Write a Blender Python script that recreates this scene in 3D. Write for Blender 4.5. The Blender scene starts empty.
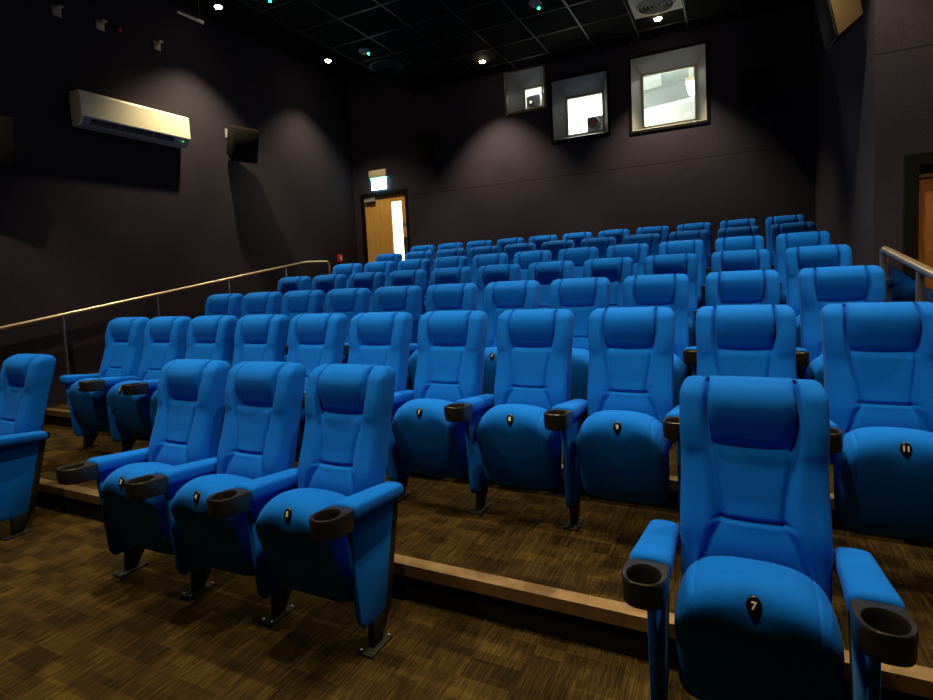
import bpy, bmesh, math, random
from mathutils import Vector, Matrix
random.seed(3)
SC = bpy.context.scene
COL = SC.collection
PI = math.pi

# ------------------------------------------------------------------ measures
PITCH = 0.52            # seat to seat
DROW = 1.0145           # row to row
ROW1_Y = -0.94          # y of the back tops of the first row
FLOORS = [0.0] + [0.1676 + 0.14825 * k for k in range(6)]
ROWY = [ROW1_Y] + [DROW * k + .02 for k in range(6)]
X_LEFT, X_RIGHT, Y_BACK, Y_FRONT = -4.74, 2.56, 5.57, -7.0
Y_LOBBY, X_LOBBY = 2.17, 5.2
Z_GRID, Z_TOP = 4.65, 5.12
SEAT1_X = -3.018       # first seat of the full rows

# ------------------------------------------------------------------ helpers
def smooth(a, b, t):
    t = min(1.0, max(0.0, (t - a) / (b - a)))
    return t * t * (3 - 2 * t)
def lerp(a, b, t): return a + (b - a) * t
def table(pts, t):
    if t <= pts[0][0]: return pts[0][1]
    for (a, va), (b, vb) in zip(pts, pts[1:]):
        if t <= b: return va + (vb - va) * smooth(a, b, t)
    return pts[-1][1]

def link(name, me, parent=None, loc=(0, 0, 0), rot=None):
    o = bpy.data.objects.new(name, me); COL.objects.link(o)
    o.location = loc
    if rot: o.rotation_euler = rot
    if parent: o.parent = parent
    return o
def finish(bm, name, mats, sm=True):
    bmesh.ops.recalc_face_normals(bm, faces=bm.faces)
    me = bpy.data.meshes.new(name); bm.to_mesh(me); bm.free()
    for m in (mats if isinstance(mats, (list, tuple)) else [mats]): me.materials.append(m)
    if sm:
        for p in me.polygons: p.use_smooth = True
        if sm == 'auto':
            me.set_sharp_from_angle(angle=math.radians(38))
    return me
def obj(name, bm, mats, parent=None, sm='auto', loc=(0, 0, 0), rot=None):
    return link(name, finish(bm, name, mats, sm), parent, loc, rot)
def thing(name, label, cat, loc=(0, 0, 0), rot=None, group=None):
    o = link(name, None, None, loc, rot); o.empty_display_size = .1
    return tag(o, label, cat, group)
def tag(o, label, cat, group=None):
    o['label'] = label; o['category'] = cat
    if group: o['group'] = group
    return o
def struct(name, bm, mats, sm=False, parent=None):
    o = obj(name, bm, mats, parent, sm); o['kind'] = 'structure'; return o

def box(bm, x0, x1, y0, y1, z0, z1, bevel=0, seg=2, mi=0):
    vs = [bm.verts.new((x, y, z)) for x in (x0, x1) for y in (y0, y1) for z in (z0, z1)]
    fs = [bm.faces.new([vs[i] for i in f]) for f in ((0, 1, 3, 2), (4, 6, 7, 5), (0, 4, 5, 1), (2, 3, 7, 6), (0, 2, 6, 4), (1, 5, 7, 3))]
    for f in fs: f.material_index = mi
    if bevel:
        es = list({e for f in fs for e in f.edges})
        r = bmesh.ops.bevel(bm, geom=es, offset=bevel, segments=seg, profile=.5, affect='EDGES')
        for f in r['faces']: f.material_index = mi
    return vs
def quad(bm, *pts, mi=0):
    f = bm.faces.new([bm.verts.new(p) for p in pts]); f.material_index = mi; return f
def prism(bm, poly, axis, a, b, bevel=0, mi=0):
    """poly in the two other axes, extruded along axis from a to b"""
    def P(p, t):
        return {'x': (t, p[0], p[1]), 'y': (p[0], t, p[1]), 'z': (p[0], p[1], t)}[axis]
    A = [bm.verts.new(P(p, a)) for p in poly]; B = [bm.verts.new(P(p, b)) for p in poly]
    fs = [bm.faces.new(A), bm.faces.new(B[::-1])]
    n = len(poly)
    for i in range(n): fs.append(bm.faces.new((A[i], A[(i + 1) % n], B[(i + 1) % n], B[i])))
    for f in fs: f.material_index = mi
    if bevel:
        bmesh.ops.recalc_face_normals(bm, faces=fs)
        es = list({e for f in fs for e in f.edges})
        r = bmesh.ops.bevel(bm, geom=es, offset=bevel, segments=2, profile=.5, affect='EDGES')
        for f in r['faces']: f.material_index = mi
def loft(bm, rings, cap0=True, cap1=True, mi=0):
    R = [[bm.verts.new(p) for p in ring] for ring in rings]
    n = len(R[0])
    for a, b in zip(R, R[1:]):
        for i in range(n):
            f = bm.faces.new((a[i], a[(i + 1) % n], b[(i + 1) % n], b[i])); f.material_index = mi
    if cap0: bm.faces.new(R[0][::-1]).material_index = mi
    if cap1: bm.faces.new(R[-1]).material_index = mi
    return R
def circle(c, r, n, axis='z', ry=None):
    ry = r if ry is None else ry
    out = []
    for i in range(n):
        a = 2 * PI * i / n; u, v = r * math.cos(a), ry * math.sin(a)
        out.append({'z': (c[0] + u, c[1] + v, c[2]), 'y': (c[0] + u, c[1], c[2] + v), 'x': (c[0], c[1] + u, c[2] + v)}[axis])
    return out
def cyl(bm, c, r, z0, z1, n=24, axis='z', r1=None, mi=0):
    r1 = r if r1 is None else r1
    i = 'xyz'.index(axis)
    a, b = list(c), list(c); a[i] = z0; b[i] = z1
    loft(bm, [circle(a, r, n, axis), circle(b, r1, n, axis)], mi=mi)
def tube(bm, pts, r, n=14, mi=0):
    pts = [Vector(p) for p in pts]; rings = []
    up = Vector((0.31, 0.2, 0.93)).normalized()
    for i, p in enumerate(pts):
        d = (pts[min(i + 1, len(pts) - 1)] - pts[max(i - 1, 0)]).normalized()
        s = d.cross(up).normalized(); t = s.cross(d).normalized()
        rings.append([p + s * (r * math.cos(2 * PI * k / n)) + t * (r * math.sin(2 * PI * k / n)) for k in range(n)])
    loft(bm, rings, mi=mi)
def fillet(pts, rad, n=6):
    pts = [Vector(p) for p in pts]; out = [pts[0]]
    for a, b, c in zip(pts, pts[1:], pts[2:]):
        p, q = b + (a - b).normalized() * rad, b + (c - b).normalized() * rad
        for i in range(n + 1):
            t = i / n; out.append(p * (1 - t) ** 2 + b * (2 * t * (1 - t)) + q * t ** 2)
    out.append(pts[-1]); return out

# ------------------------------------------------------------------ materials
def mat(name, col, rough=.6, metal=0, spec=.5, emit=None, estr=0):
    m = bpy.data.materials.new(name); m.use_nodes = True
    b = m.node_tree.nodes['Principled BSDF']
    b.inputs['Base Color'].default_value = (*col, 1); b.inputs['Roughness'].default_value = rough
    b.inputs['Metallic'].default_value = metal; b.inputs['Specular IOR Level'].default_value = spec
    if emit:
        b.inputs['Emission Color'].default_value = (*emit, 1); b.inputs['Emission Strength'].default_value = estr
    return m
class NT:
    def __init__(s, m): s.t = m.node_tree; s.b = s.t.nodes['Principled BSDF']
    def n(s, ty, **kw):
        o = s.t.nodes.new(ty)
        for k, v in kw.items():
            if k.startswith('i_'):
                o.inputs[int(k[2:]) if k[2:].isdigit() else k[2:].replace('_', ' ')].default_value = v
            else: setattr(o, k, v)
        return o
    def l(s, a, b): s.t.links.new(a, b)
    def math(s, op, a, b=None, c=None):
        o = s.n('ShaderNodeMath', operation=op)
        for i, v in enumerate((a, b, c)):
            if v is None: continue
            if isinstance(v, (int, float)): o.inputs[i].default_value = v
            else: s.l(v, o.inputs[i])
        return o.outputs[0]
    def ramp(s, f, stops, interp='LINEAR'):
        r = s.n('ShaderNodeValToRGB'); r.color_ramp.interpolation = interp
        e = r.color_ramp.elements
        while len(e) < len(stops): e.new(.5)
        for k, (p, c) in enumerate(stops): e[k].position = p; e[k].color = (*c, 1)
        s.l(f, r.inputs[0]); return r.outputs[0]
    def bump(s, h, strength, dist):
        o = s.n('ShaderNodeBump'); o.inputs['Strength'].default_value = strength; o.inputs['Distance'].default_value = dist
        s.l(h, o.inputs['Height']); s.l(o.outputs[0], s.b.inputs['Normal'])

def fabric_mat(name, c0, c1, sheen, tint):
    m = mat(name, c0, .9, spec=.12); t = NT(m)
    co = t.n('ShaderNodeTexCoord').outputs['Object']
    nz = t.n('ShaderNodeTexNoise', i_Scale=420.0, i_Detail=2.0); t.l(co, nz.inputs['Vector'])
    n2 = t.n('ShaderNodeTexNoise', i_Scale=9.0, i_Detail=3.0); t.l(co, n2.inputs['Vector'])
    f = t.math('MULTIPLY_ADD', nz.outputs[0], .75, t.math('MULTIPLY', n2.outputs[0], .25))
    t.l(t.ramp(f, [(.3, c0), (.7, c1)]), t.b.inputs['Base Color'])
    t.b.inputs['Sheen Weight'].default_value = sheen; t.b.inputs['Sheen Roughness'].default_value = .45
    t.b.inputs['Sheen Tint'].default_value = (*tint, 1)
    t.bump(nz.outputs[0], .25, .0015)
    return m
BLUE = fabric_mat('blue_fabric', (.0002, .106, .55), (.0006, .146, .74), .06, (.2, .6, 1))
PLASTIC = mat('black_plastic', (.012, .011, .010), .38)
SHELL = mat('black_shell', (.010, .010, .011), .5)
STEEL_BLACK = mat('black_steel', (.008, .008, .008), .6, spec=.25)
STEEL = mat('brushed_steel', (.62, .60, .57), .3, 1)
BRASS = mat('warm_steel_rail', (.66, .54, .36), .33, .9)
WHITE_PL = mat('cream_plastic', (.92, .86, .66), .4)
GREY_PL = mat('grey_plastic', (.28, .29, .33), .45)
DARK = mat('dark_slot', (.006, .006, .006), .6)
SPK = mat('speaker_shell', (.012, .008, .006), .6, spec=.2)
SPKG = mat('speaker_grille', (.008, .006, .005), .8, spec=.2)
BLACK = mat('matt_black', (.005, .005, .005), .8, spec=.1)
DIGIT = mat('white_numeral', (.82, .78, .66), .5)
BADGE = mat('badge_black', (.004, .004, .004), .3)
RED = mat('red_plastic', (.60, .03, .03), .4)
LED_G = mat('green_led', (0, .2, .08), .4, emit=(.01, 1, .30), estr=30)
LAMP = mat('lamp_glow', (1, .9, .7), .4, emit=(1, .78, .45), estr=70)
EXITM = mat('exit_face', (.7, .9, .85), .4, emit=(.45, 1, .95), estr=10)
EXITG = mat('exit_green', (.1, .8, .4), .4, emit=(.15, 1, .45), estr=1.6)
BOOTHW = mat('booth_white', (.86, .87, .84), .8)
TUBE = mat('tube_glow', (1, 1, .95), .4, emit=(.95, 1, .93), estr=25)
WOODTRIM = mat('brown_frame', (.10, .065, .030), .5)
REVEAL = mat('grey_reveal', (.34, .36, .36), .6)
PROJ = mat('projector_grey', (.03, .03, .032), .5, spec=.2)
LENS = mat('projector_lens', (.05, .004, .004), .2, spec=.2)
CEILT = mat('black_ceiling_tile', (.004, .004, .004), .9, spec=.1)
TEE = mat('ceiling_tee', (.030, .036, .036), .4, .5)

def wood_mat(name, c0, c1, rough=.4):
    m = mat(name, c0, rough); t = NT(m)
    co = t.n('ShaderNodeTexCoord').outputs['Object']
    mp = t.n('ShaderNodeMapping'); mp.inputs['Scale'].default_value = (9, 9, .8); t.l(co, mp.inputs[0])
    nz = t.n('ShaderNodeTexNoise', i_Scale=3.0, i_Detail=5.0, i_Distortion=1.2); t.l(mp.outputs[0], nz.inputs['Vector'])
    t.l(t.ramp(nz.outputs[0], [(.35, c0), (.65, c1)]), t.b.inputs['Base Color'])
    return m
OAK = wood_mat('oak_door', (.66, .34, .085), (.78, .43, .12))
DARKOAK = wood_mat('brown_door', (.22, .075, .020), (.34, .13, .035))

def wall_mat(name, c0, c1, seam_z):
    m = mat(name, c0, .95, spec=.15); t = NT(m)
    ge = t.n('ShaderNodeNewGeometry'); po = ge.outputs['Position']
    nz = t.n('ShaderNodeTexNoise', i_Scale=190.0, i_Detail=3.0); t.l(po, nz.inputs['Vector'])
    n2 = t.n('ShaderNodeTexNoise', i_Scale=1.6, i_Detail=2.0); t.l(po, n2.inputs['Vector'])
    f = t.math('MULTIPLY_ADD', nz.outputs[0], .8, t.math('MULTIPLY', n2.outputs[0], .2))
    c = t.ramp(f, [(.35, c0), (.65, c1)])
    sp = t.n('ShaderNodeSeparateXYZ'); t.l(po, sp.inputs[0])
    line = t.math('LESS_THAN', t.math('ABSOLUTE', t.math('SUBTRACT', sp.outputs[2], seam_z)), .005)
    mx = t.n('ShaderNodeMix', data_type='RGBA'); t.l(line, mx.inputs[0]); t.l(c, mx.inputs[6]); mx.inputs[7].default_value = (*[v * .45 for v in c0], 1)
    t.l(mx.outputs[2], t.b.inputs['Base Color'])
    t.bump(nz.outputs[0], .5, .003)
    return m
WALL = wall_mat('aubergine_wall_carpet', (.020, .0165, .029), (.042, .035, .058), 2.905)
WALL_PLAIN_DIM = wall_mat('aubergine_wall_carpet_plain_dim', (.016, .0135, .0225), (.034, .029, .046), -9)  # same carpet, no seam; dimmer light on left wall put into darker colour

def carpet_mat():
    m = mat('brown_carpet', (.08, .05, .02), .95, spec=.1); t = NT(m)
    po = t.n('ShaderNodeNewGeometry').outputs['Position']
    def mapped(sx, sy, sz=1, off=0):
        mp = t.n('ShaderNodeMapping'); mp.inputs['Scale'].default_value = (sx, sy, sz); mp.inputs['Location'].default_value = (off, off * .7, 0)
        t.l(po, mp.inputs[0]); return mp.outputs[0]
    def cells(sx, sy, off):
        fl = t.n('ShaderNodeVectorMath', operation='FLOOR'); t.l(mapped(sx, sy, 0, off), fl.inputs[0])
        w = t.n('ShaderNodeTexWhiteNoise', noise_dimensions='2D'); t.l(fl.outputs[0], w.inputs['Vector']); return w.outputs['Value']
    streak = t.n('ShaderNodeTexNoise', i_Scale=1.0, i_Detail=4.0, i_Roughness=.65); t.l(mapped(130, 7), streak.inputs['Vector'])
    a = cells(5.2, 9.5, .3); b = cells(9.0, 17.0, 4.7); c = cells(2.6, 4.0, 9.1)
    blk = t.math('MULTIPLY_ADD', a, .40, t.math('MULTIPLY_ADD', b, .30, t.math('MULTIPLY', c, .25)))
    f = t.math('MULTIPLY_ADD', streak.outputs[0], .80, t.math('MULTIPLY_ADD', blk, .42, -.07))
    col = t.ramp(f, [(.30, (.005, .0029, .0008)), (.48, (.019, .0113, .0026)), (.62, (.042, .0265, .0058)), (.82, (.088, .059, .013))])
    t.l(col, t.b.inputs['Base Color'])
    fine = t.n('ShaderNodeTexNoise', i_Scale=260.0, i_Detail=2.0); t.l(po, fine.inputs['Vector'])
    t.bump(fine.outputs[0], .5, .003)
    return m
CARPET = carpet_mat()
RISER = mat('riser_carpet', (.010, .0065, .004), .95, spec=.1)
def nosing_mat():
    m = mat('bronze_nosing', (.46, .32, .18), .38, .75); t = NT(m)
    po = t.n('ShaderNodeNewGeometry').outputs['Position']
    nz = t.n('ShaderNodeTexNoise', i_Scale=14.0, i_Detail=5.0); t.l(po, nz.inputs['Vector'])
    t.l(t.ramp(nz.outputs[0], [(.3, (.28, .18, .09)), (.7, (.42, .29, .16))]), t.b.inputs['Base Color'])
    return m
NOSING = nosing_mat()
def glass_mat(name, tint, alpha):
    m = bpy.data.materials.new(name); m.use_nodes = True; t = m.node_tree; t.nodes.clear()
    out = t.nodes.new('ShaderNodeOutputMaterial'); mx = t.nodes.new('ShaderNodeMixShader')
    tr = t.nodes.new('ShaderNodeBsdfTransparent'); tr.inputs[0].default_value = (*tint, 1)
    gl = t.nodes.new('ShaderNodeBsdfGlossy'); gl.inputs['Roughness'].default_value = .03
    fr = t.nodes.new('ShaderNodeFresnel'); fr.inputs[0].default_value = 1.45
    ad = t.nodes.new('ShaderNodeMath'); ad.operation = 'MAXIMUM'; ad.inputs[1].default_value = alpha
    t.links.new(fr.outputs[0], ad.inputs[0]); t.links.new(ad.outputs[0], mx.inputs[0])
    t.links.new(tr.outputs[0], mx.inputs[1]); t.links.new(gl.outputs[0], mx.inputs[2]); t.links.new(mx.outputs[0], out.inputs[0])
    return m
GLASS = glass_mat('clear_glass', (.95, .97, .96), .05)
RAILGLASS = glass_mat('rail_glass', (.80, .84, .86), .10)
CORRIDOR_GLOW = mat('glowing_corridor_wall', (.9, .9, .82), .7, emit=(1, 1, .84), estr=5)  # wall glows by itself, standing in for the corridor lighting

# ------------------------------------------------------------------ room shell
bm = bmesh.new(); quad(bm, (X_LEFT, Y_FRONT, 0), (X_LOBBY, Y_FRONT, 0), (X_LOBBY, Y_LOBBY, 0), (X_LEFT, Y_LOBBY, 0))
struct('floor', bm, CARPET)
for k in range(1, 7):
    y0 = -0.95 + (k - 1) * DROW
    y1 = y0 + DROW if k < 6 else Y_BACK
    z, zp = FLOORS[k], FLOORS[k - 1]
    bm = bmesh.new()
    quad(bm, (X_LEFT, y0, z), (X_RIGHT, y0, z), (X_RIGHT, y1, z), (X_LEFT, y1, z))
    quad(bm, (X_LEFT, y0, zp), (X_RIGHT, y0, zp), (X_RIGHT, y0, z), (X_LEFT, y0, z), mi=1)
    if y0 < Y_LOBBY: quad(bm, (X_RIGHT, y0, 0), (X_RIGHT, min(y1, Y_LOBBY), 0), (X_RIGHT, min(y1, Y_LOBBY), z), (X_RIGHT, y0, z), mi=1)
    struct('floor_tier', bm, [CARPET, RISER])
    bm = bmesh.new()
    prism(bm, [(y0 - .010, z - .050), (y0 - .010, z + .004), (y0 + .058, z + .004), (y0 + .058, z - .001), (y0 - .003, z - .001), (y0 - .003, z - .050)], 'x', X_LEFT, X_RIGHT)
    struct('trim_%d' % k, bm, NOSING)

bm = bmesh.new(); quad(bm, (X_LEFT, Y_FRONT, 0), (X_LEFT, Y_BACK, 0), (X_LEFT, Y_BACK, Z_TOP), (X_LEFT, Y_FRONT, Z_TOP))
struct('wall_left', bm, WALL_PLAIN_DIM)
bm = bmesh.new(); quad(bm, (X_RIGHT, Y_LOBBY, 0), (X_RIGHT, Y_BACK, 0), (X_RIGHT, Y_BACK, Z_TOP), (X_RIGHT, Y_LOBBY, Z_TOP))
struct('wall_right', bm, WALL)
D2X0, D2X1, D2Z = 2.82, 3.72, 2.07          # side door opening
bm = bmesh.new()
quad(bm, (X_RIGHT, Y_LOBBY, 0), (D2X0 - .08, Y_LOBBY, 0), (D2X0 - .08, Y_LOBBY, Z_TOP), (X_RIGHT, Y_LOBBY, Z_TOP))
quad(bm, (D2X0 - .08, Y_LOBBY, D2Z + .09), (D2X1 + .08, Y_LOBBY, D2Z + .09), (D2X1 + .08, Y_LOBBY, Z_TOP), (D2X0 - .08, Y_LOBBY, Z_TOP))
quad(bm, (D2X1 + .08, Y_LOBBY, 0), (X_LOBBY, Y_LOBBY, 0), (X_LOBBY, Y_LOBBY, Z_TOP), (D2X1 + .08, Y_LOBBY, Z_TOP))
struct('wall_lobby', bm, WALL)
bm = bmesh.new(); quad(bm, (X_LOBBY, Y_FRONT, 0), (X_LOBBY, Y_LOBBY, 0), (X_LOBBY, Y_LOBBY, Z_TOP), (X_LOBBY, Y_FRONT, Z_TOP))
struct('wall_side', bm, WALL)
bm = bmesh.new(); quad(bm, (X_LEFT, Y_FRONT, 0), (X_LOBBY, Y_FRONT, 0), (X_LOBBY, Y_FRONT, Z_TOP), (X_LEFT, Y_FRONT, Z_TOP))
struct('wall_front', bm, WALL)

# back wall with openings: (x0, x1, z0, z1)
D1 = (-4.53, -3.625, FLOORS[6], 2.985)
WIN = [(-1.60, -.985, 4.00, 4.61), (-.865, -.03, 3.455, 4.34), (.315, 1.30, 3.405, 4.425)]
HOLES = [(D1[0] - .05, D1[1] + .05, D1[2], D1[3] + .05)] + WIN
xs = sorted({X_LEFT, X_RIGHT} | {h[0] for h in HOLES} | {h[1] for h in HOLES})
zs = sorted({0, FLOORS[6], Z_TOP} | {h[2] for h in HOLES} | {h[3] for h in HOLES})
bm = bmesh.new()
for a, b in zip(xs, xs[1:]):
    for c, d in zip(zs, zs[1:]):
        mx, mz = (a + b) / 2, (c + d) / 2
        if any(h[0] < mx < h[1] and h[2] < mz < h[3] for h in HOLES): continue
        quad(bm, (a, Y_BACK, c), (b, Y_BACK, c), (b, Y_BACK, d), (a, Y_BACK, d))
bmesh.ops.remove_doubles(bm, verts=bm.verts, dist=1e-5)
struct('wall_back', bm, WALL)

# ceiling: dark void above, suspended tile grid below with an open edge along the left wall
GX0, GX1, GY0, GY1 = -3.285, X_LOBBY, Y_FRONT, Y_BACK
bm = bmesh.new(); quad(bm, (X_LEFT, Y_FRONT, Z_TOP), (X_LEFT, Y_BACK, Z_TOP), (X_LOBBY, Y_BACK, Z_TOP), (X_LOBBY, Y_FRONT, Z_TOP))
box(bm, GX0, GX1, GY0, GY1, Z_GRID, Z_GRID + .03)
ceil = struct('ceiling', bm, CEILT)
bm = bmesh.new()
x = GX0
while x < GX1:
    box(bm, x - .010, x + .010, GY0, GY1, Z_GRID - .005, Z_GRID + .002); x += .625
y = 5.21
while y > GY0:
    box(bm, GX0, X_LOBBY, y - .010, y + .010, Z_GRID - .0045, Z_GRID + .0015); y -= .625
box(bm, GX0, X_RIGHT, Y_BACK - .03, Y_BACK - .001, Z_GRID - .006, Z_GRID)
box(bm, GX0 - .012, GX0, GY0, GY1, Z_GRID - .012, Z_GRID + .045)
g = obj('ceiling_grid', bm, TEE, ceil, False)

# ------------------------------------------------------------------ doors
def loop_frame(bm, x0, x1, z0, z1, w, y0, y1, bottom=False, bev=.004):
    box(bm, x0 - w, x0, y0, y1, z0 if not bottom else z0 - w, z1 + w, bev)
    box(bm, x1, x1 + w, y0, y1, z0 if not bottom else z0 - w, z1 + w, bev)
    box(bm, x0, x1, y0, y1, z1, z1 + w, bev)
    if bottom: box(bm, x0, x1, y0, y1, z0 - w, z0, bev)
# door at the back with a lit vision panel
x0, x1, z0, z1 = D1
bm = bmesh.new(); loop_frame(bm, x0, x1, z0, z1, .062, Y_BACK - .004, Y_BACK + .10)
d1 = struct('door_1', bm, BLACK)
gx0, gx1, gz0, gz1 = -3.955, -3.735, 1.62, 2.845
bm = bmesh.new()
ya, yb = Y_BACK + .045, Y_BACK + .089
box(bm, x0, gx0, ya, yb, z0, z1); box(bm, gx1, x1, ya, yb, z0, z1)
box(bm, gx0, gx1, ya, yb, z0, gz0); box(bm, gx0, gx1, ya, yb, gz1, z1)
o = obj('door_leaf', bm, OAK, d1, False); o['label'] = 'pale oak door leaf'
bm = bmesh.new(); box(bm, gx0, gx1, ya + .012, ya + .020, gz0, gz1)
obj('glass_panel', bm, GLASS, d1, False)
bm = bmesh.new(); box(bm, x0 + .02, x0 + .25, ya - .055, ya, z1 - .105, z1 - .045, .008)
o = obj('door_closer', bm, GREY_PL, d1, False)
bm2 = bmesh.new(); box(bm2, x0 + .08, x0 + .40, ya - .03, ya - .012, z1 - .022, z1 - .002, .003)
obj('closer_arm', bm2, GREY_PL, o, False)
bm = bmesh.new(); box(bm, x1 - .105, x1 - .02, ya - .006, ya, z1 - 1.10, z1 - .79, .002)
o = obj('push_plate', bm, STEEL, d1, False)
bm = bmesh.new(); cyl(bm, (x1 - .06, 0, z1 - .56), .03, ya - .006, ya, 20, 'y')
o = obj('sign_disc', bm, mat('blue_disc', (.10, .22, .45), .4), d1, False); o['label'] = 'small blue disc'
# corridor behind the door
bm = bmesh.new()
cx0, cx1, cy = x0 - .1, x1 + .5, Y_BACK + 1.3
quad(bm, (cx0, cy, z0), (cx1, cy, z0), (cx1, cy, 3.3), (cx0, cy, 3.3), mi=1)
quad(bm, (cx0, Y_BACK + .1, z0), (cx0, cy, z0), (cx0, cy, 3.3), (cx0, Y_BACK + .1, 3.3), mi=1)
quad(bm, (cx1, Y_BACK + .1, z0), (cx1, cy, z0), (cx1, cy, 3.3), (cx1, Y_BACK + .1, 3.3))
quad(bm, (cx0, Y_BACK + .1, 3.3), (cx1, Y_BACK + .1, 3.3), (cx1, cy, 3.3), (cx0, cy, 3.3))
quad(bm, (cx0, Y_BACK + .1, z0), (cx1, Y_BACK + .1, z0), (cx1, cy, z0), (cx0, cy, z0))
struct('wall_corridor', bm, [BOOTHW, CORRIDOR_GLOW])
# side door, brown, in the lobby wall
bm = bmesh.new(); loop_frame(bm, D2X0, D2X1, 0, D2Z, .082, Y_LOBBY - .025, Y_LOBBY + .12)
box(bm, D2X0 - .08, D2X1 + .08, Y_LOBBY + .115, Y_LOBBY + .12, 0, D2Z + .08)
d2 = struct('door_2', bm, BLACK)
bm = bmesh.new(); box(bm, D2X0 + .003, D2X1 - .003, Y_LOBBY + .03, Y_LOBBY + .075, .005, D2Z - .085)
o = obj('door_leaf', bm, DARKOAK, d2, False); o['label'] = 'red brown wooden door leaf'
bm = bmesh.new(); box(bm, D2X0 + .003, D2X1 - .003, Y_LOBBY + .02, Y_LOBBY + .08, D2Z - .083, D2Z - .012)
o = obj('door_closer', bm, mat('bronze_closer', (.30, .20, .10), .4, .7), d2, False); o['label'] = 'bronze closer rail across the door head'
bm = bmesh.new(); cyl(bm, (D2X1 - .1, 0, 1.02), .018, Y_LOBBY - .03, Y_LOBBY + .03, 16, 'y'); box(bm, D2X1 - .22, D2X1 - .085, Y_LOBBY - .045, Y_LOBBY - .025, 1.01, 1.03, .006)
obj('door_handle', bm, STEEL, d2, False)

# ------------------------------------------------------------------ projection windows and booth
GW = [(-1.425, -1.115, 4.105, 4.44), (-.735, -.16, 3.57, 4.16), (.42, 1.155, 3.51, 4.28)]
YG = Y_BACK + .35
for i, ((a, b, c, d), (ga, gb, gc, gd)) in enumerate(zip(WIN, GW)):
    bm = bmesh.new()
    fr = .035
    # outer frame on the wall face
    box(bm, a - fr, a, Y_BACK - .02, Y_BACK + .03, c - fr, d + (fr if d + fr < Z_GRID - .02 else .02))
    box(bm, b, b + fr, Y_BACK - .02, Y_BACK + .03, c - fr, d + (fr if d + fr < Z_GRID - .02 else .02))
    box(bm, a, b, Y_BACK - .02, Y_BACK + .03, c - fr, c)
    box(bm, a, b, Y_BACK - .02, Y_BACK + .03, d, d + (fr if d + fr < Z_GRID - .02 else .02))
    wf = struct('window_%d' % (i + 1), bm, WOODTRIM if i == 0 else BLACK)
    bm = bmesh.new()
    A = [(a, Y_BACK, c), (b, Y_BACK, c), (b, Y_BACK, d), (a, Y_BACK, d)]
    B = [(ga, YG, gc), (gb, YG, gc), (gb, YG, gd), (ga, YG, gd)]
    for k in range(4): quad(bm, A[k], A[(k + 1) % 4], B[(k + 1) % 4], B[k])
    obj('reveal', bm, REVEAL, wf, False)
    bm = bmesh.new()
    t = .018
    box(bm, ga, ga + t, YG - .02, YG + .02, gc, gd); box(bm, gb - t, gb, YG - .02, YG + .02, gc, gd)
    box(bm, ga + t, gb - t, YG - .02, YG + .02, gc, gc + t); box(bm, ga + t, gb - t, YG - .02, YG + .02, gd - t, gd)
    obj('window_frame', bm, mat('pale_sash', (.62, .58, .46), .5), wf, False)
    bm = bmesh.new(); box(bm, ga + t, gb - t, YG - .003, YG + .003, gc + t, gd - t)
    obj('pane', bm, GLASS, wf, False)
bx0, bx1, by0, by1, bz0, bz1 = -3.0, 2.5, YG + .03, YG + 2.3, 2.6, 5.0
def plane_struct(name, *pts):
    b_ = bmesh.new(); quad(b_, *pts); struct(name, b_, BOOTHW)
plane_struct('wall_booth_rear', (bx0, by1, bz0), (bx1, by1, bz0), (bx1, by1, bz1), (bx0, by1, bz1))
plane_struct('wall_booth_left', (bx0, by0, bz0), (bx0, by1, bz0), (bx0, by1, bz1), (bx0, by0, bz1))
plane_struct('wall_booth_right', (bx1, by0, bz0), (bx1, by1, bz0), (bx1, by1, bz1), (bx1, by0, bz1))
plane_struct('floor_booth', (bx0, by0, bz0), (bx1, by0, bz0), (bx1, by1, bz0), (bx0, by1, bz0))
plane_struct('ceiling_booth', (bx0, by0, bz1), (bx1, by0, bz1), (bx1, by1, bz1), (bx0, by1, bz1))
bm = bmesh.new()
# booth side of the wall between the openings
xs = sorted({bx0, bx1} | {h[0] for h in GW} | {h[1] for h in GW}); zs = sorted({bz0, bz1} | {h[2] for h in GW} | {h[3] for h in GW})
for a, b in zip(xs, xs[1:]):
    for c, d in zip(zs, zs[1:]):
        mx, mz = (a + b) / 2, (c + d) / 2
        if not any(h[0] < mx < h[1] and h[2] < mz < h[3] for h in GW):
            quad(bm, (a, by0, c), (b, by0, c), (b, by0, d), (a, by0, d))
struct('wall_booth_front', bm, BOOTHW)

def projector(name, label, loc, body, lens_r, lens_len, lm):
    t = thing(name, label, 'projector', loc, None, 'equipment in the projection booth')
    w, dp, h = body
    bm = bmesh.new(); box(bm, -w / 2, w / 2, 0, dp, 0, h, .02, 2); obj('body', bm, PROJ, t)
    bm = bmesh.new()
    loft(bm, [circle((0, .02, h * .5), lens_r, 24, 'y'), circle((0, -lens_len * .6, h * .5), lens_r, 24, 'y'), circle((0, -lens_len, h * .5), lens_r * .86, 24, 'y')])
    l = obj('lens_barrel', bm, BLACK, t)
    bm = bmesh.new(); cyl(bm, (0, 0, h * .5), lens_r * .36, -lens_len - .004, -lens_len + .01, 24, 'y'); obj('lens_glass', bm, lm, l)
    bm = bmesh.new(); box(bm, -.05, .05, .1, .2, -(loc[2] - bz0), 0); box(bm, -.22, .22, .0, .4, -(loc[2] - bz0), -(loc[2] - bz0) + .03)
    obj('pedestal', bm, STEEL_BLACK, t, False)
projector('digital_projector', 'projector with round dark red lens behind the middle booth window', (-.41, YG + .50, 3.68), (.26, .40, .27), .10, .14, LENS)
projector('film_projector', 'grey projector showing behind the smallest booth window', (-1.47, YG + .55, 4.20), (.26, .35, .30), .07, .12, mat('pale_lens', (.55, .52, .42), .3))
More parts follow.
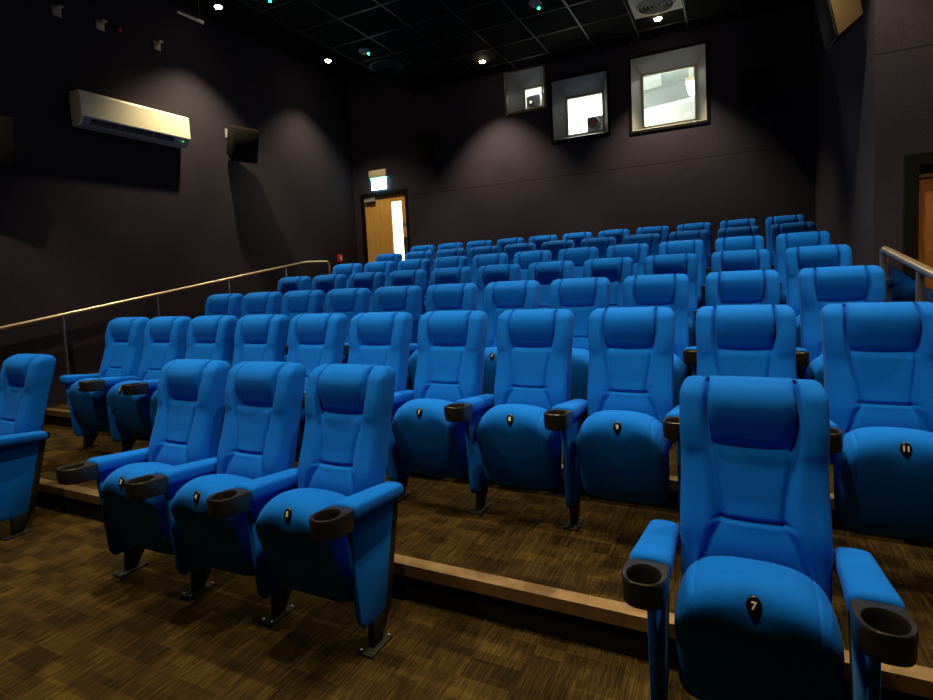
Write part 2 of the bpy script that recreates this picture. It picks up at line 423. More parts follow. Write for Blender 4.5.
# slanted bulkhead and duct seen in the large window
t = thing('ceiling_duct', 'grey slanted ventilation duct under the booth ceiling in the largest window', 'duct', (.55, YG + 1.0, 4.25))
bm = bmesh.new(); box(bm, -.45, .75, 0, .9, .06, .36, .02); obj('duct_body', bm, mat('duct_grey', (.20, .25, .25), .5), t, 'auto', rot=(0, math.radians(-5), 0))
bm = bmesh.new(); box(bm, -.38, .05, -.03, 0, .12, .30, .01); obj('duct_grille', bm, mat('duct_pale', (.45, .52, .50), .5), t, 'auto', rot=(0, math.radians(-5), 0))
for k, (tx, ty, lab) in enumerate(((1.06, YG + .50, 'bare bright strip light inside the largest booth window'), (-.75, YG + .9, 'strip light on the booth ceiling behind the middle window'))):
    t = thing('ceiling_strip_light', lab, 'light', (tx, ty, bz1), None, 'strip lights in the projection booth')
    drop = .84 if k == 0 else .0
    bm = bmesh.new(); box(bm, -.06, .06, -.4, .4, -.05 - drop, 0 - drop)
    if drop: box(bm, -.01, .01, -.3, -.28, -drop, 0); box(bm, -.01, .01, .28, .30, -drop, 0)
    obj('batten', bm, WHITE_PL, t, False)
    bm = bmesh.new(); cyl(bm, (0, 0, -.075 - drop), .02, -.38, .38, 16, 'y'); obj('tube', bm, TUBE, t)

# ------------------------------------------------------------------ cinema chairs
ZT, Z0 = 1.073, .40
def rear_y(z): return .03 - (1.039 - z) * .287
def half_w(z): return table([(.40, .196), (.50, .202), (.64, .205), (.80, .204), (.86, .205), (.93, .209), (1.2, .209)], z)
def seam_x(z): return table([(.40, .150), (.54, .140), (.60, .112), (.662, .082), (.69, .084), (.868, .108), (.90, .113), (.95, .120), (1.2, .123)], z)
def back_t(s, z, xn):
    """s: 0 centre..1 seam inside, then xn 0..1 from the seam to the edge"""
    wing = table([(.40, .090), (.52, .122), (.64, .137), (.76, .128), (.84, .124), (.88, .130), (.94, .136), (1.02, .132), (1.082, .118)], z)
    cen = table([(.40, .085), (.50, .110), (.59, .126), (.655, .118), (.663, .098), (.673, .110), (.78, .112), (.854, .111), (.868, .098), (.92, .090), (1.082, .090)], z)
    if xn is None:
        a = abs(s)
        return cen - .010 * math.exp(-((1 - a) / .05) ** 2) + .006 * (1 - a * a) * (z < .69)
    return lerp(cen - .010, wing, smooth(0, .42, xn) if xn > 0 else 0) - .006 * smooth(.5, 1, xn) * smooth(.9, .8, z)
def backrest_mesh():
    bm = bmesh.new()
    zl = [Z0 + .03 * i for i in range(8)] + [.625, .640, .649, .655, .660, .665, .671, .680, .70, .73]
    zl += [.76, .79,   .82, .845, .856, .864, .874, .890, .915, .94, .97, 1.0, 1.018]
    rt = .052
    rings = []
    ss = [-.99, -.93, -.82, -.62, -.3, 0, .3, .62, .82, .93, .99]
    xo = [.02, .10, .22, .36, .52, .70, .88, 1.0]
    rf, rb = .034, .016
    tops = [(ZT - rt + rt * math.sin(math.radians(a)), rt * (1 - math.cos(math.radians(a)))) for a in (0, 14, 28, 42, 55, 67, 78, 86)]
    lv = [(z, 0) for z in zl if z < ZT - rt - .004] + tops
    for z, ins in lv:
        hw = half_w(z) - ins * .75; a = min(seam_x(z), hw - .06); ry = rear_y(z)
        tmax = (back_t(1, z, 1)) - .02
        def fy(t): return ry - max(t - ins * 1.0, ins + .012)
        xe = hw - rf
        L = []
        for q in reversed(xo): L.append((-(a + (xe - a) * q), fy(back_t(1, z, q))))
        for s in ss: L.append((s * a, fy(back_t(s, z, None))))
        for q in xo: L.append(((a + (xe - a) * q), fy(back_t(1, z, q))))
        yf = L[-1][1]; yr = ry - ins
        if yf > yr - .01: yf = yr - .01
        r1 = min(rf, (yr - yf) * .6)
        R = []
        for k in range(1, 7):
            an = PI / 2 * k / 6; R.append((xe + rf * math.sin(an), yf + r1 * (1 - math.cos(an))))
        r2 = min(rb, (yr - yf) * .35)
        for k in range(0, 4):
            an = PI / 2 * k / 3; R.append((hw - rb + rb * math.cos(an), yr - r2 + r2 * math.sin(an)))
        B = [(hw * f, yr) for f in (.5, 0, -.5)]
        ring = L + R + B + [(-x, y) for x, y in reversed(R)]
        rings.append([(x, y, z) for x, y in ring])
    loft(bm, rings)
    return finish(bm, 'backrest', BLUE, True)
def headrest_mesh():
    bm = bmesh.new(); rings = []
    zb, zt = .862, 1.0750
    seq = [(zb + .000, .020), (zb + .002, .010), (zb + .007, .004), (zb + .014, 0)] + [(z, 0) for z in (.905, .925, .95, .975, 1.0, 1.02)]
    rt = .050
    seq += [(zt - rt + rt * math.sin(math.radians(a)), rt * (1 - math.cos(math.radians(a)))) for a in (8, 22, 36, 50, 63, 75, 85)]
    for z, ins in seq:
        hw = seam_x(max(z, .9)) + .0005 - min(ins, .004)
        ry = rear_y(z); bulge = table([(.86, .094), (.885, .106), (.92, .124), (.97, .146), (1.01, .156), (1.05, .149), (1.09, .128)], z)
        top = z > 1.02
        yb = ry - (ins + .002 if top else .06) + (.004 if top else 0)
        yf = ry - max(bulge - ins, .02)
        if yf > yb - .008: yf = yb - .008
        n = 14; P = []
        for i in range(n + 1):
            u = -1 + 2 * i / n
            uu = math.copysign(abs(u) ** .8, u)
            dy = min(1, abs(uu)) ** 14 * .012 + .005 * uu * uu
            P.append((hw * uu, yf + min(dy, (yb - yf) * .5)))
        P += [(hw, lerp(P[-1][1], yb, .6)), (hw * .97, yb), (0, yb), (-hw * .97, yb), (-hw, lerp(P[0][1], yb, .6))]
        rings.append([(x, y, z) for x, y in P])
    loft(bm, rings)
    return finish(bm, 'headrest', BLUE, True)
def shell_mesh():
    bm = bmesh.new(); rings = []
    for z, ins in [(.40, .02), (.402, .004), (.43, 0), (.6, 0), (.8, 0), (.92, 0), (.985, .004), (1.0, .02)]:
        hw = half_w(z) - .012 - ins; y = rear_y(z)
        o = .010 - ins * .4
        rings.append([(-hw, y - .004, z), (hw, y - .004, z), (hw, y + o * .5, z), (hw - .012, y + o, z), (-hw + .012, y + o, z), (-hw, y + o * .5, z)])
    loft(bm, rings)
    return finish(bm, 'back_shell', SHELL, 'auto')
CUSH = [(-.285, .600), (-.34, .616), (-.39, .624), (-.435, .618), (-.470, .600), (-.488, .574), (-.4925, .548), (-.486, .50), (-.468, .42),
        (-.447, .345), (-.424, .275), (-.404, .222), (-.380, .190), (-.35, .178), (-.32, .190), (-.290, .235), (-.270, .32), (-.258, .42), (-.252, .52), (-.258, .58)]
def cushion_mesh():
    bm = bmesh.new(); hw = .198
    # refine profile by Catmull-Rom
    P = [Vector(p) for p in CUSH]; n = len(P); prof = []
    for i in range(n):
        p0, p1, p2, p3 = P[i - 1], P[i], P[(i + 1) % n], P[(i + 2) % n]
        for t in (0, .5):
            prof.append(.5 * ((2 * p1) + (p2 - p0) * t + (2 * p0 - 5 * p1 + 4 * p2 - p3) * t * t + (3 * p1 - p0 - 3 * p2 + p3) * t ** 3))
    rings = []
    us = [0, .12, .25, .4, .52, .62, .69, .72, .735, .75, .78, .84, .90, .94, .97, .988, 1.0]
    us = [-u for u in reversed(us[1:])] + us
    for u in us:
        a = abs(u)
        kz = 1 - .05 * a ** 2 - .19 * a ** 4.5
        r = max(0.0, (a - .86) / .14); sh = .035 * (1 - math.sqrt(max(0, 1 - r * r)))
        groove = .004 * math.exp(-((a - .735) / .013) ** 2)
        ring = []
        for p in prof:
            y, z = p
            c = Vector((-.36, .20)); q = Vector((y, z))
            top = smooth(.30, .55, z)
            z2 = c.y + (q.y - c.y) * lerp(1, kz, smooth(.2, .6, z))
            # pull the lower corners in a little
            z2 = z2 + .03 * a ** 5 * smooth(.3, .18, z)
            q2 = Vector((y + (.012 * a ** 3 if y < -.4 else 0), z2))
            m = Vector((-.365, .40)); d = (m - q2)
            L = d.length
            if L > 1e-6: q2 = q2 + d / L * min(sh + groove * smooth(.40, .50, z), L * .8)
            # dimple round the badge
            if y < -.44: q2.x += .012 * math.exp(-((u * hw) ** 2 / .0012 + (z - .572) ** 2 / .0016))
            ring.append((u * hw, q2.x, q2.y))
        rings.append(ring)
    loft(bm, rings)
    return finish(bm, 'seat_cushion', BLUE, True)
BADGE_CACHE = {}
def badge_mesh(num):
    if num in BADGE_CACHE: return BADGE_CACHE[num]
    bm = bmesh.new()
    # local: x right, z up on the badge face, -y outwards
    rings = []
    for r, y in ((1.0, .006), (1.0, -.002), (.93, -.005), (.80, -.0065)):
        ring = []
        for i in range(28):
            a = 2 * PI * i / 28; x = .0190 * math.cos(a) * r; z = .0275 * math.sin(a) * r
            if z < 0: x *= 1 - .25 * (-z / .0275)
            ring.append((x, y, z))
        rings.append(ring)
    loft(bm, rings)
    if num is not None:
        cu = bpy.data.curves.new('numeral', 'FONT'); cu.body = str(num); cu.size = .027; cu.align_x = 'CENTER'; cu.align_y = 'CENTER'
        cu.extrude = .0007; cu.offset = .0009; cu.resolution_u = 3
        to = bpy.data.objects.new('numeral', cu); COL.objects.link(to)
        bpy.context.view_layer.update()
        tm = bpy.data.meshes.new_from_object(to.evaluated_get(bpy.context.evaluated_depsgraph_get()))
        tm.transform(Matrix.Translation((0, -.0075, .003)) @ Matrix.Rotation(PI / 2, 4, 'X'))
        k = len(bm.faces); bm.from_mesh(tm); bm.faces.ensure_lookup_table()
        for f in bm.faces[k:]: f.material_index = 1
        bpy.data.objects.remove(to); bpy.data.curves.remove(cu); bpy.data.meshes.remove(tm)
    me = finish(bm, 'number_badge', [BADGE, DIGIT], 'auto')
    BADGE_CACHE[num] = me
    return me
def arm_mesh():
    bm = bmesh.new(); rings = []
    #     y, half width, z top, thickness
    st = [(-.118, .036, .584, .030), (-.122, .043, .592, .044), (-.132, .047, .598, .052), (-.17, .049, .603, .056), (-.25, .051, .613, .058), (-.33, .0535, .623, .060), (-.40, .056, .632, .062), (-.437, .0575, .637, .064), (-.452, .057, .636, .064), (-.460, .054, .631, .058), (-.464, .048, .625, .048)]
    for y, w, zt, th in st:
        ring = []
        for i in range(24):
            a = 2 * PI * i / 24; c, s = math.cos(a), math.sin(a)
            ex = .5
            x = w * math.copysign(abs(c) ** ex, c); z = zt - th / 2 + th / 2 * math.copysign(abs(s) ** ex, s)
            if s > 0: z += .004 * (1 - (x / w) ** 2)
            ring.append((x, y, z))
        rings.append(ring)
    loft(bm, rings)
    return finish(bm, 'armrest', BLUE, True)
def cup_mesh():
    bm = bmesh.new(); N = 40; yc, zt = -.535, .632
    def outer(sc, z, fwd=0):
        out = []
        for i in range(N):
            a = 2 * PI * i / N; c, s = math.cos(a), math.sin(a)
            x = .0590 * math.copysign(abs(c) ** .72, c) * sc
            hy = .082 if s < 0 else .085
            y = yc + hy * math.copysign(abs(s) ** (.85 if s < 0 else .45), s) * (sc if s < 0 else 1)
            out.append((x, y, z + (yc - y) * .10))
        return out
    def inner(r, z):
        return [(.0440 * r * math.cos(2 * PI * i / N), yc - .018 + .050 * r * math.sin(2 * PI * i / N), z + .002) for i in range(N)]
    rings = [outer(.80, zt - .077), outer(.93, zt - .071), outer(.97, zt - .055), outer(1.0, zt - .012), outer(.985, zt - .003), outer(.95, zt),
             inner(1.04, zt), inner(1.0, zt - .003), inner(.97, zt - .02), inner(.90, zt - .060), inner(.80, zt - .064)]
    loft(bm, rings)
    return finish(bm, 'cup_holder', PLASTIC, 'auto')
def panel_mesh():
    bm = bmesh.new()
    prism(bm, [(-.135, .565), (-.450, .585), (-.420, .150), (-.400, .118), (-.262, .108), (-.245, .130)], 'x', -.014, .014, .007)
    return finish(bm, 'side_panel', BLUE, 'auto')
def leg_mesh():
    bm = bmesh.new()
    prism(bm, [(-.110, .568), (-.150, .568), (-.262, .130), (-.345, .118), (-.352, .012), (-.295, .012), (-.222, .120)], 'x', -.015, .015, .003)
    cyl(bm, (0, -.118, .568), .024, -.024, .024, 16, 'x')
    return finish(bm, 'leg', STEEL_BLACK, 'auto')
def plate_mesh():
    bm = bmesh.new(); box(bm, -.036, .036, -.40, -.25, .001, .010, .003)
    for y in (-.385, -.265):
        for x in (-.024, .024): cyl(bm, (x, y, 0), .006, .009, .016, 6, mi=1)
    return finish(bm, 'foot_plate', [STEEL_BLACK, STEEL], 'auto')
M = dict(backrest=backrest_mesh(), headrest=headrest_mesh(), back_shell=shell_mesh(), seat_cushion=cushion_mesh(),
         armrest=arm_mesh(), cup_holder=cup_mesh(), side_panel=panel_mesh(), leg=leg_mesh(), foot_plate=plate_mesh())

def chair(x, row, num, label, group, right_arm=False, left_cup=True, rz=0):
    t = thing('cinema_chair', label, 'chair', (x, ROWY[row - 1], FLOORS[row - 1]), (0, 0, rz) if rz else None, group)
    for k in ('backrest', 'headrest', 'back_shell'): link(k, M[k], t)
    c = link('seat_cushion', M['seat_cushion'], t, (0, 0, -.008))
    link('number_badge', badge_mesh(num), c, (0, -.4795, .570), (math.radians(-14), 0, 0))
    for side in (-1, 1) if right_arm else (-1,):
        lx = side * PITCH / 2
        a = link('armrest', M['armrest'], t, (lx, 0, 0))
        if (side == 1 and num != 11) or (side == -1 and left_cup):
            link('cup_holder', M['cup_holder'], a)
        link('side_panel', M['side_panel'], t, (lx, 0, 0))
        l = link('leg', M['leg'], t, (lx, 0, 0))
        link('foot_plate', M['foot_plate'], l)
    return t
G1 = 'blue cinema chairs in the front row'
chair(-2.615, 1, None, 'blue cinema chair cut by the left photo edge, alone beside the left aisle', G1, True)
chair(-.974, 1, 3, 'blue cinema chair with badge 3, left end of the front block of three', G1)
chair(-.454, 1, 4, 'blue cinema chair with badge 4, middle of the front block of three', G1)
chair(.066, 1, 5, 'blue cinema chair with badge 5, right end of the front block of three', G1, True)
chair(1.667, 1, 7, 'blue cinema chair with badge 7 standing alone nearest the camera', G1, True, rz=math.radians(-.7))
ORD = ['first', 'second', 'third', 'fourth', 'fifth', 'sixth', 'seventh', 'eighth', 'ninth', 'tenth', 'eleventh']
for row in range(2, 8):
    rn = 'back row against the projection wall' if row == 7 else '%s row from the front' % ORD[row - 1]
    for i in range(11):
        if i == 0: pos = 'left end chair'
        elif i == 10: pos = 'right end chair'
        else: pos = '%s chair from the left' % ORD[i]
        chair(SEAT1_X + i * PITCH, row, i + 1, 'blue cinema chair, %s of the %s' % (pos.replace(' chair', '').replace('left end by', 'left end by'), rn),
              'blue cinema chairs in the ' + rn, i == 10, i != 0)

# ------------------------------------------------------------------ wall air conditioner
AY0, AY1, AZ0, AZ1 = .66, 1.975, 3.27, 3.62
t = thing('air_conditioner', 'long cream wall air conditioner with dark outlet slot on the left wall', 'air conditioner', (X_LEFT, (AY0 + AY1) / 2, AZ0))
hl = (AY1 - AY0) / 2
prof = [(0, .0), (.075, -.008), (.115, .000), (.150, .022), (.185, .062), (.200, .085), (.200, .10), (.196, .33), (.185, .352), (.165, .362), (0, .362)]
bm = bmesh.new(); prism(bm, [(x, z) for x, z in prof], 'y', -hl + .012, hl - .012, .004)
obj('body', bm, WHITE_PL, t)
for s in (-1, 1):
    bm = bmesh.new(); prism(bm, [(x, z) for x, z in prof], 'y', s * hl, s * (hl - .013), .005); obj('end_panel', bm, WHITE_PL, t)
bm = bmesh.new()
low = [(.072, -.011), (.117, -.003), (.153, .020), (.188, .060), (.204, .085), (.198, .088), (.10, .02)]
prism(bm, low, 'y', -hl + .02, hl - .005, .002); lp = obj('lower_panel', bm, GREY_PL, t); lp['label'] = 'grey lower outlet panel'
bm = bmesh.new(); prism(bm, [(.158, .020), (.1945, .066), (.188, .072), (.150, .027)], 'y', -hl + .10, hl - .22)
obj('outlet_slot', bm, DARK, t, False)
bm = bmesh.new()
for k in range(2): prism(bm, [(.163 + .013 * k, .024 + .016 * k), (.169 + .013 * k, .031 + .016 * k), (.166 + .013 * k, .034 + .016 * k), (.160 + .013 * k, .027 + .016 * k)], 'y', -hl + .11, hl - .23)
for yy in (-.25, .15): box(bm, .158, .192, yy - .004, yy + .004, .025, .066)
obj('louvre', bm, mat('louvre_grey', (.09, .09, .085), .5), t, False)
bm = bmesh.new(); box(bm, .176, .184, hl - .115, hl - .09, .036, .046); o = obj('indicator_light', bm, mat('ac_led', (.02, .3, .05), .4, emit=(.05, 1, .15), estr=1.2), t, False); o['label'] = 'small green indicator'

# ------------------------------------------------------------------ loudspeakers
def speaker(label, loc, w, h, d, rot, bracket, matb=SPK):
    """local: front faces -y, centre at the origin; bracket = vector to the wall in world axes"""
    t = thing('wall_speaker', label, 'speaker', loc, None, 'loudspeakers on the cinema walls')
    bm = bmesh.new()
    A = [(-w / 2, -d / 2, -h / 2), (w / 2, -d / 2, -h / 2), (w / 2, -d / 2, h / 2), (-w / 2, -d / 2, h / 2)]
    k = .74
    B = [(-w / 2 * k, d / 2, -h / 2 * .62), (w / 2 * k, d / 2, -h / 2 * .62), (w / 2 * k, d / 2, h / 2), (-w / 2 * k, d / 2, h / 2)]
    R = loft(bm, [A, B])
    bmesh.ops.recalc_face_normals(bm, faces=bm.faces)
    bmesh.ops.bevel(bm, geom=bm.edges[:], offset=.012, segments=2, profile=.5, affect='EDGES')
    obj('cabinet', bm, matb, t, 'auto', rot=rot)
    bm = bmesh.new(); box(bm, -w / 2 + .018, w / 2 - .018, -d / 2 - .012, -d / 2 + .004, -h / 2 + .018, h / 2 - .018, .006)
    obj('grille', bm, SPKG, t, 'auto', rot=rot)
    b = Vector(bracket); n = b.normalized()
    bm = bmesh.new(); tube(bm, [(0, 0, h * .30), b * .6 + Vector((0, 0, h * .42)), b + Vector((0, 0, h * .42))], .014, 10)
    e = b + Vector((0, 0, h * .42))
    if abs(n.x) > .5: box(bm, min(e.x, e.x - n.x * .012), max(e.x, e.x - n.x * .012), e.y - .04, e.y + .04, e.z - .06, e.z + .06)
    else: box(bm, e.x - .04, e.x + .04, min(e.y, e.y - n.y * .012), max(e.y, e.y - n.y * .012), e.z - .06, e.z + .06)
    obj('bracket', bm, GREY_PL, t, False)
R = math.radians
LW = X_LEFT
speaker('dark brown loudspeaker hanging on the left wall beyond the air conditioner', (LW + .25, 2.74, 3.42), .38, .46, .27, (R(16), 0, R(75)), (-.25, 0, 0))
speaker('dark loudspeaker at the left edge of the photo before the air conditioner', (LW + .25, -.26, 2.92), .42, .46, .27, (R(16), 0, R(75)), (-.25, 0, 0))
speaker('black loudspeaker on the back wall between exit door and smallest window', (-2.95, Y_BACK - .25, 3.62), .42, .46, .27, (R(16), 0, 0), (0, .25, 0))
speaker('black loudspeaker on the back wall right of the largest booth window', (1.90, Y_BACK - .25, 3.68), .42, .46, .27, (R(16), 0, 0), (0, .25, 0))
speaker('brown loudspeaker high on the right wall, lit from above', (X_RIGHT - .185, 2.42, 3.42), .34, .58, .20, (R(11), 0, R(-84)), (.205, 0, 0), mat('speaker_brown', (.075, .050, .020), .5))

# ------------------------------------------------------------------ exit sign, alarm point, small brackets
t = thing('exit_sign', 'glowing emergency exit sign box above the oak door', 'exit sign', (-4.13, Y_BACK, 3.08))
bm = bmesh.new(); box(bm, -.185, .185, -.085, 0, .215, .345, .006); obj('housing', bm, mat('beige_housing', (.62, .56, .40), .5), t)
bm = bmesh.new(); box(bm, -.155, .155, -.055, -.030, .0, .205, .003); p_ = obj('sign_face', bm, EXITM, t); p_['label'] = 'pale glowing sign blade'
bm = bmesh.new(); box(bm, -.175, .175, -.075, -.012, .205, .215); obj('green_edge', bm, EXITG, t)
t = thing('fire_alarm_point', 'small red fire alarm call point on the left wall by the exit door', 'fire alarm', (X_LEFT, 5.02, 1.87))
bm = bmesh.new(); box(bm, -.002, .045, -.05, .05, -.07, .07, .006); obj('housing', bm, RED, t)
bm = bmesh.new(); box(bm, .045, .048, -.022, .022, -.03, .03); obj('press_plate', bm, WHITE_PL, t, False)
for (yy, zz), lab in zip(((.62, 4.44), (1.07, 4.46), (1.76, 4.47)), ('small pale wall bracket high on the left wall, nearest the camera', 'small pale wall bracket high above the air conditioner centre', 'small pale wall bracket high on the left wall, farthest from camera')):
    t = thing('wall_bracket', lab, 'bracket', (X_LEFT, yy, zz), None, 'small brackets high on the left wall')
    bm = bmesh.new(); box(bm, 0, .012, -.045, .045, -.04, .06, .003); obj('plate', bm, mat('bracket_pale', (.40, .37, .30), .5), t)
    bm = bmesh.new(); box(bm, .012, .10, -.025, .025, .03, .05, .003); obj('hook_arm', bm, mat('bracket_pale', (.40, .37, .30), .5), t)
t = thing('red_beacon', 'tiny red beacon high on the left wall between two brackets', 'beacon', (X_LEFT, 1.28, 4.49))
bm = bmesh.new(); box(bm, -.002, .03, -.04, .04, -.03, .03, .004); obj('base', bm, BLACK, t)
bm = bmesh.new(); loft(bm, [circle((.03, 0, 0), .022, 14, 'x'), circle((.045, 0, 0), .018, 14, 'x'), circle((.052, 0, 0), .006, 14, 'x')]); obj('lens', bm, RED, t)

# ------------------------------------------------------------------ ceiling fittings
LIGHTCOL = (1.0, .80, .46)
def downlight(x, y, power, label, aim=(0, 0), size=86, blend=.5, z=Z_GRID):
    t = thing('downlight', label, 'ceiling light', (x, y, z), None, 'ceiling downlights')
    bm = bmesh.new(); loft(bm, [circle((0, 0, .0), .060, 32), circle((0, 0, -.008), .058, 32), circle((0, 0, -.010), .048, 32), circle((0, 0, -.004), .046, 32)], True, True)
    obj('trim_ring', bm, STEEL_BLACK, t)
    if z > Z_GRID:
        bm = bmesh.new(); cyl(bm, (0, 0, 0), .065, -.001, Z_TOP - z, 32); obj('canister', bm, STEEL_BLACK, t)
    bm = bmesh.new(); loft(bm, [circle((0, 0, -.006), .045, 24), circle((0, 0, -.014), .044, 24), circle((0, 0, -.026), .034, 24), circle((0, 0, -.032), .015, 24)]); obj('lamp', bm, LAMP, t)
    la = bpy.data.lights.new('spot', 'SPOT'); la.energy = power; la.color = LIGHTCOL; la.spot_size = R(size); la.spot_blend = blend; la.shadow_soft_size = .035
    lo = bpy.data.objects.new('spot_light', la); COL.objects.link(lo); lo.parent = t; lo.location = (0, 0, -.07)
    d = Vector((aim[0], aim[1], -1)); lo.rotation_euler = d.to_track_quat('-Z', 'Y').to_euler()
    return t
PW = 290
downlight(-4.083, 2.170, PW * 1.6, 'glowing downlight above the air conditioner, top left of the photo', (0, 0), 100, .8, 4.95)
downlight(-4.080, 4.247, PW * .9, 'glowing downlight near the left wall, between the detector and the exit door', (0, 0), 100, .8, 4.95)
downlight(-1.733, 4.945, PW * 1.35, 'glowing downlight alone on the ceiling left of the booth windows', size=92, blend=.7)
downlight(.771, 4.928, PW * 1.25, 'glowing downlight beside the round diffuser above the largest window', size=92, blend=.7)
hid = [(-1.733, 1.75), (.771, 1.75), (2.20, 1.45), (-1.60, -2.0), (1.15, -2.0), (1.25, -.90), (-.90, -.80), (-3.40, -1.0), (3.5, .3)]
hl_ = ['over the middle left seats', 'over the middle right seats', 'over the right end seats near the side door', 'over the front row left of centre', 'over the chair with badge 7', 'over the second row right half', 'over the second row left half', 'over the left end of the second row', 'over the side door lobby']
for (x, y), n in zip(hid, hl_): downlight(x, y, PW * (.85 if (x, y) == (1.15, -2.0) else 1.1 if x == -1.6 else 1), 'downlight out of the picture ' + n)

for (x, y, lx, ly, lab) in ((-2.955, 3.632, -2.97, 3.76, 'round smoke detector with green light left of the first booth window'), (-.463, 3.634, -.47, 3.80, 'round smoke detector with green light at the top middle'), (-3.05, 1.75, -3.02, 1.95, 'smoke detector with green light cut by the top edge')):
    t = thing('smoke_detector', lab, 'smoke detector', (x, y, Z_GRID), None, 'smoke detectors on the ceiling')
    bm = bmesh.new(); loft(bm, [circle((0, 0, 0), .075, 28), circle((0, 0, -.018), .075, 28), circle((0, 0, -.026), .055, 28), circle((0, 0, -.048), .045, 28), circle((0, 0, -.052), .02, 28)])
    obj('body', bm, mat('detector_grey', (.38, .42, .44), .4), t)
    bm = bmesh.new(); r_ = .014
    px, py = lx - x, ly - y
    loft(bm, [circle((px, py, 0), r_, 12), circle((px, py, -.012), r_, 12), circle((px, py, -.018), r_ * .5, 12)]); o = obj('indicator', bm, LED_G, t); o['label'] = 'green indicator light'
for (x, y, m, lab) in ((.794, 4.50, mat('diffuser_cream', (.75, .66, .48), .5), 'round ringed cream air diffuser above the largest window'), (-3.03, 4.30, mat('diffuser_black', (.02, .022, .022), .4), 'round black air diffuser behind the left smoke detector')):
    t = thing('ceiling_diffuser', lab, 'air diffuser', (x, y, Z_GRID), None, 'round air diffusers in the ceiling')
    bm = bmesh.new(); box(bm, -.285, .285, -.285, .285, -.008, .001) if x > 0 else cyl(bm, (0, 0, 0), .26, .001, -.008, 32)
    obj('plate', bm, m, t, False)
    bm = bmesh.new(); cyl(bm, (0, 0, 0), .225, -.0085, -.0095, 40); obj('throat', bm, DARK, t, False)
    for k, r_ in enumerate((.22, .175, .13, .085, .04)):
        bm = bmesh.new(); loft(bm, [circle((0, 0, -.010), r_, 40), circle((0, 0, -.034), r_ - .012, 40), circle((0, 0, -.034), r_ - .018, 40), circle((0, 0, -.010), r_ - .008, 40), circle((0, 0, -.010), r_, 40)], False, False)
        obj('ring', bm, m, t)
# long trunking; first downlight's gleam on the steel put into its pale colour
t = thing('ceiling_trunking', 'thin bright metal conduit bar hanging beside the top left downlight', 'conduit', (-4.07, 1.74, Z_GRID))
bm = bmesh.new(); tube(bm, [(0, .17, 0), (0, -.17, 0)], .018, 12); obj('bar', bm, WHITE_PL, t)
bm = bmesh.new(); tube(bm, [(0, -.165, 0), (0, -.165, Z_TOP - Z_GRID)], .008, 8); tube(bm, [(0, .12, 0), (0, .12, Z_TOP - Z_GRID)], .008, 8); obj('hanger', bm, STEEL_BLACK, t)

# ------------------------------------------------------------------ handrails
def rail_z(y): return 1.209 + y * .1462
def tier_z(y):
    if y < -.95: return 0
    return FLOORS[min(6, int((y + .95) / DROW) + 1)]
XR_ = -4.65
t = thing('handrail', 'long steel handrail on slim posts along the left wall', 'handrail', (XR_, 0, 0))
bm = bmesh.new(); pts = fillet([(0, -3.0, rail_z(-3.0)), (0, 4.05, rail_z(4.05)), (0, 4.62, 1.815), (0, 4.62, tier_z(4.62) + .002)], .09)
tube(bm, pts, .021, 14); obj('rail', bm, BRASS, t)
for py in (-1.83, -.755, .318, 1.39, 2.465, 3.57):
    bm = bmesh.new(); z0 = tier_z(py); cyl(bm, (0, py, 0), .018, z0, rail_z(py) - .012, 14); o = obj('post', bm, STEEL, t)
    bm = bmesh.new(); cyl(bm, (0, py, 0), .045, z0 + .001, z0 + .012, 18); obj('base_flange', bm, STEEL, o)
XG = 2.60
t = thing('handrail', 'steel handrail with glass panel above the platform edge by the side door', 'handrail', (XG, 0, 0))
def rz(y): return 1.199 + y * .1385
bm = bmesh.new(); tube(bm, fillet([(0, 2.06, 1.02), (0, 2.06, rz(2.06)), (0, -.85, rz(-.85)), (0, -.85, .05)], .035), .026, 16); obj('rail', bm, BRASS, t)
for py in (1.16, .16):
    bm = bmesh.new(); cyl(bm, (0, py, 0), .022, 0.0, rz(py) - .015, 16); obj('post', bm, BRASS, t)
bm = bmesh.new(); cyl(bm, (0, 2.06, 0), .022, 0.0, 1.03, 16); obj('post', bm, BRASS, t)
bm = bmesh.new(); cyl(bm, (0, -.85, 0), .022, 0.0, .06, 16); obj('post', bm, BRASS, t)
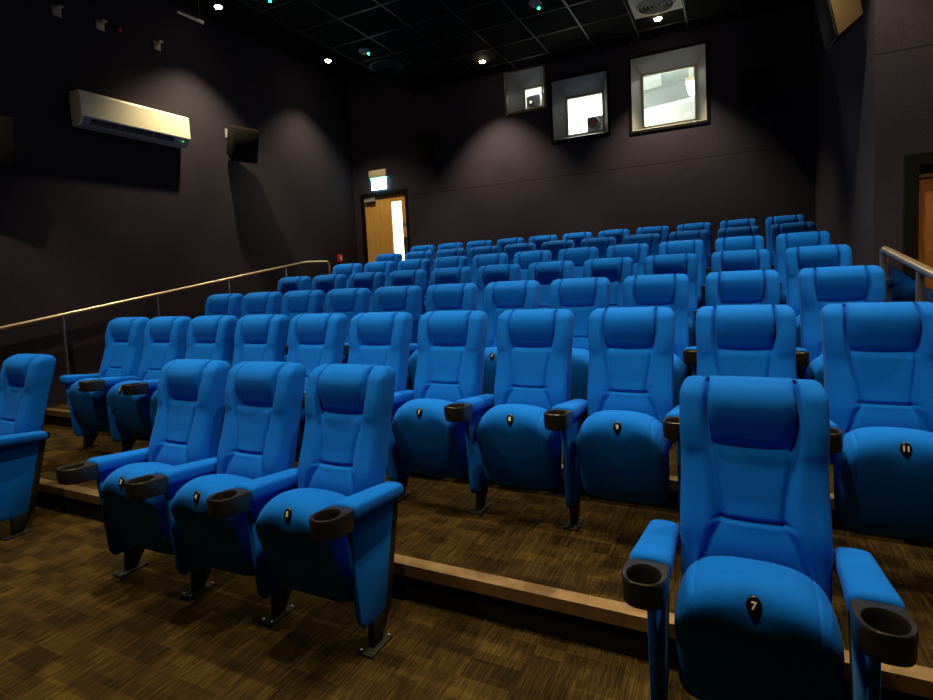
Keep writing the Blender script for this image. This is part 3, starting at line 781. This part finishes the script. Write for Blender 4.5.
for a, b in ((1.20, 2.01), (.20, 1.11), (-.80, .11)):
    bm = bmesh.new(); prism(bm, [(a, rz(a) - .72), (b, rz(b) - .72), (b, rz(b) - .09), (a, rz(a) - .09)], 'x', -.005, .005); o = obj('glass_panel', bm, RAILGLASS, t, False)
    bm = bmesh.new()
    for yy, s in ((a, 1), (b, -1)):
        for f in (.14, .60): box(bm, -.014, .014, min(yy - .035 * s, yy + .03 * s), max(yy - .035 * s, yy + .03 * s), rz(yy) - .09 - f - .02, rz(yy) - .09 - f + .02, .004)
    obj('glass_clamp', bm, BRASS, o, False)

# ------------------------------------------------------------------ light
def area(name, loc, size, power, col, rot):
    la = bpy.data.lights.new(name, 'AREA'); la.energy = power; la.color = col; la.size = size[0]; la.size_y = size[1]; la.shape = 'RECTANGLE'
    o = bpy.data.objects.new(name, la); COL.objects.link(o); o.location = loc; o.rotation_euler = rot; return o
area('booth_light', (-.2, YG + 1.2, bz1 - .12), (3.6, .5), 300, (1, .98, .90), (0, 0, 0))
W = bpy.data.worlds.new('World'); SC.world = W; W.use_nodes = True
W.node_tree.nodes['Background'].inputs[0].default_value = (.0, .0, .0, 1)

# ------------------------------------------------------------------ camera
cam = bpy.data.cameras.new('camera'); co = bpy.data.objects.new('camera', cam); COL.objects.link(co)
r_ = Vector((.89317, .44672, -.05175)); u_ = Vector((.01318, .08903, .99594)); f_ = Vector((-.44952, .89023, -.07363))
m = Matrix((r_, u_, -f_)).transposed().to_4x4(); m.translation = Vector((1.631, -2.967, 1.455)); co.matrix_world = m
cam.sensor_fit = 'HORIZONTAL'; cam.sensor_width = 36; cam.lens = 552.848 / 933 * 36
cam.shift_x = (466.5 - 458.29) / 933; cam.shift_y = (316.25 - 350) / 933
cam.clip_start = .05
SC.camera = co
SC.view_settings.view_transform = 'Standard'; SC.view_settings.look = 'None'; SC.view_settings.gamma = 1
SC.view_settings.use_curve_mapping = False; SC.view_settings.exposure = 0.0
SC.cycles.use_denoising = True
SC.cycles.max_bounces = 5; SC.cycles.diffuse_bounces = 2
SC.cycles.sample_clamp_indirect = 4
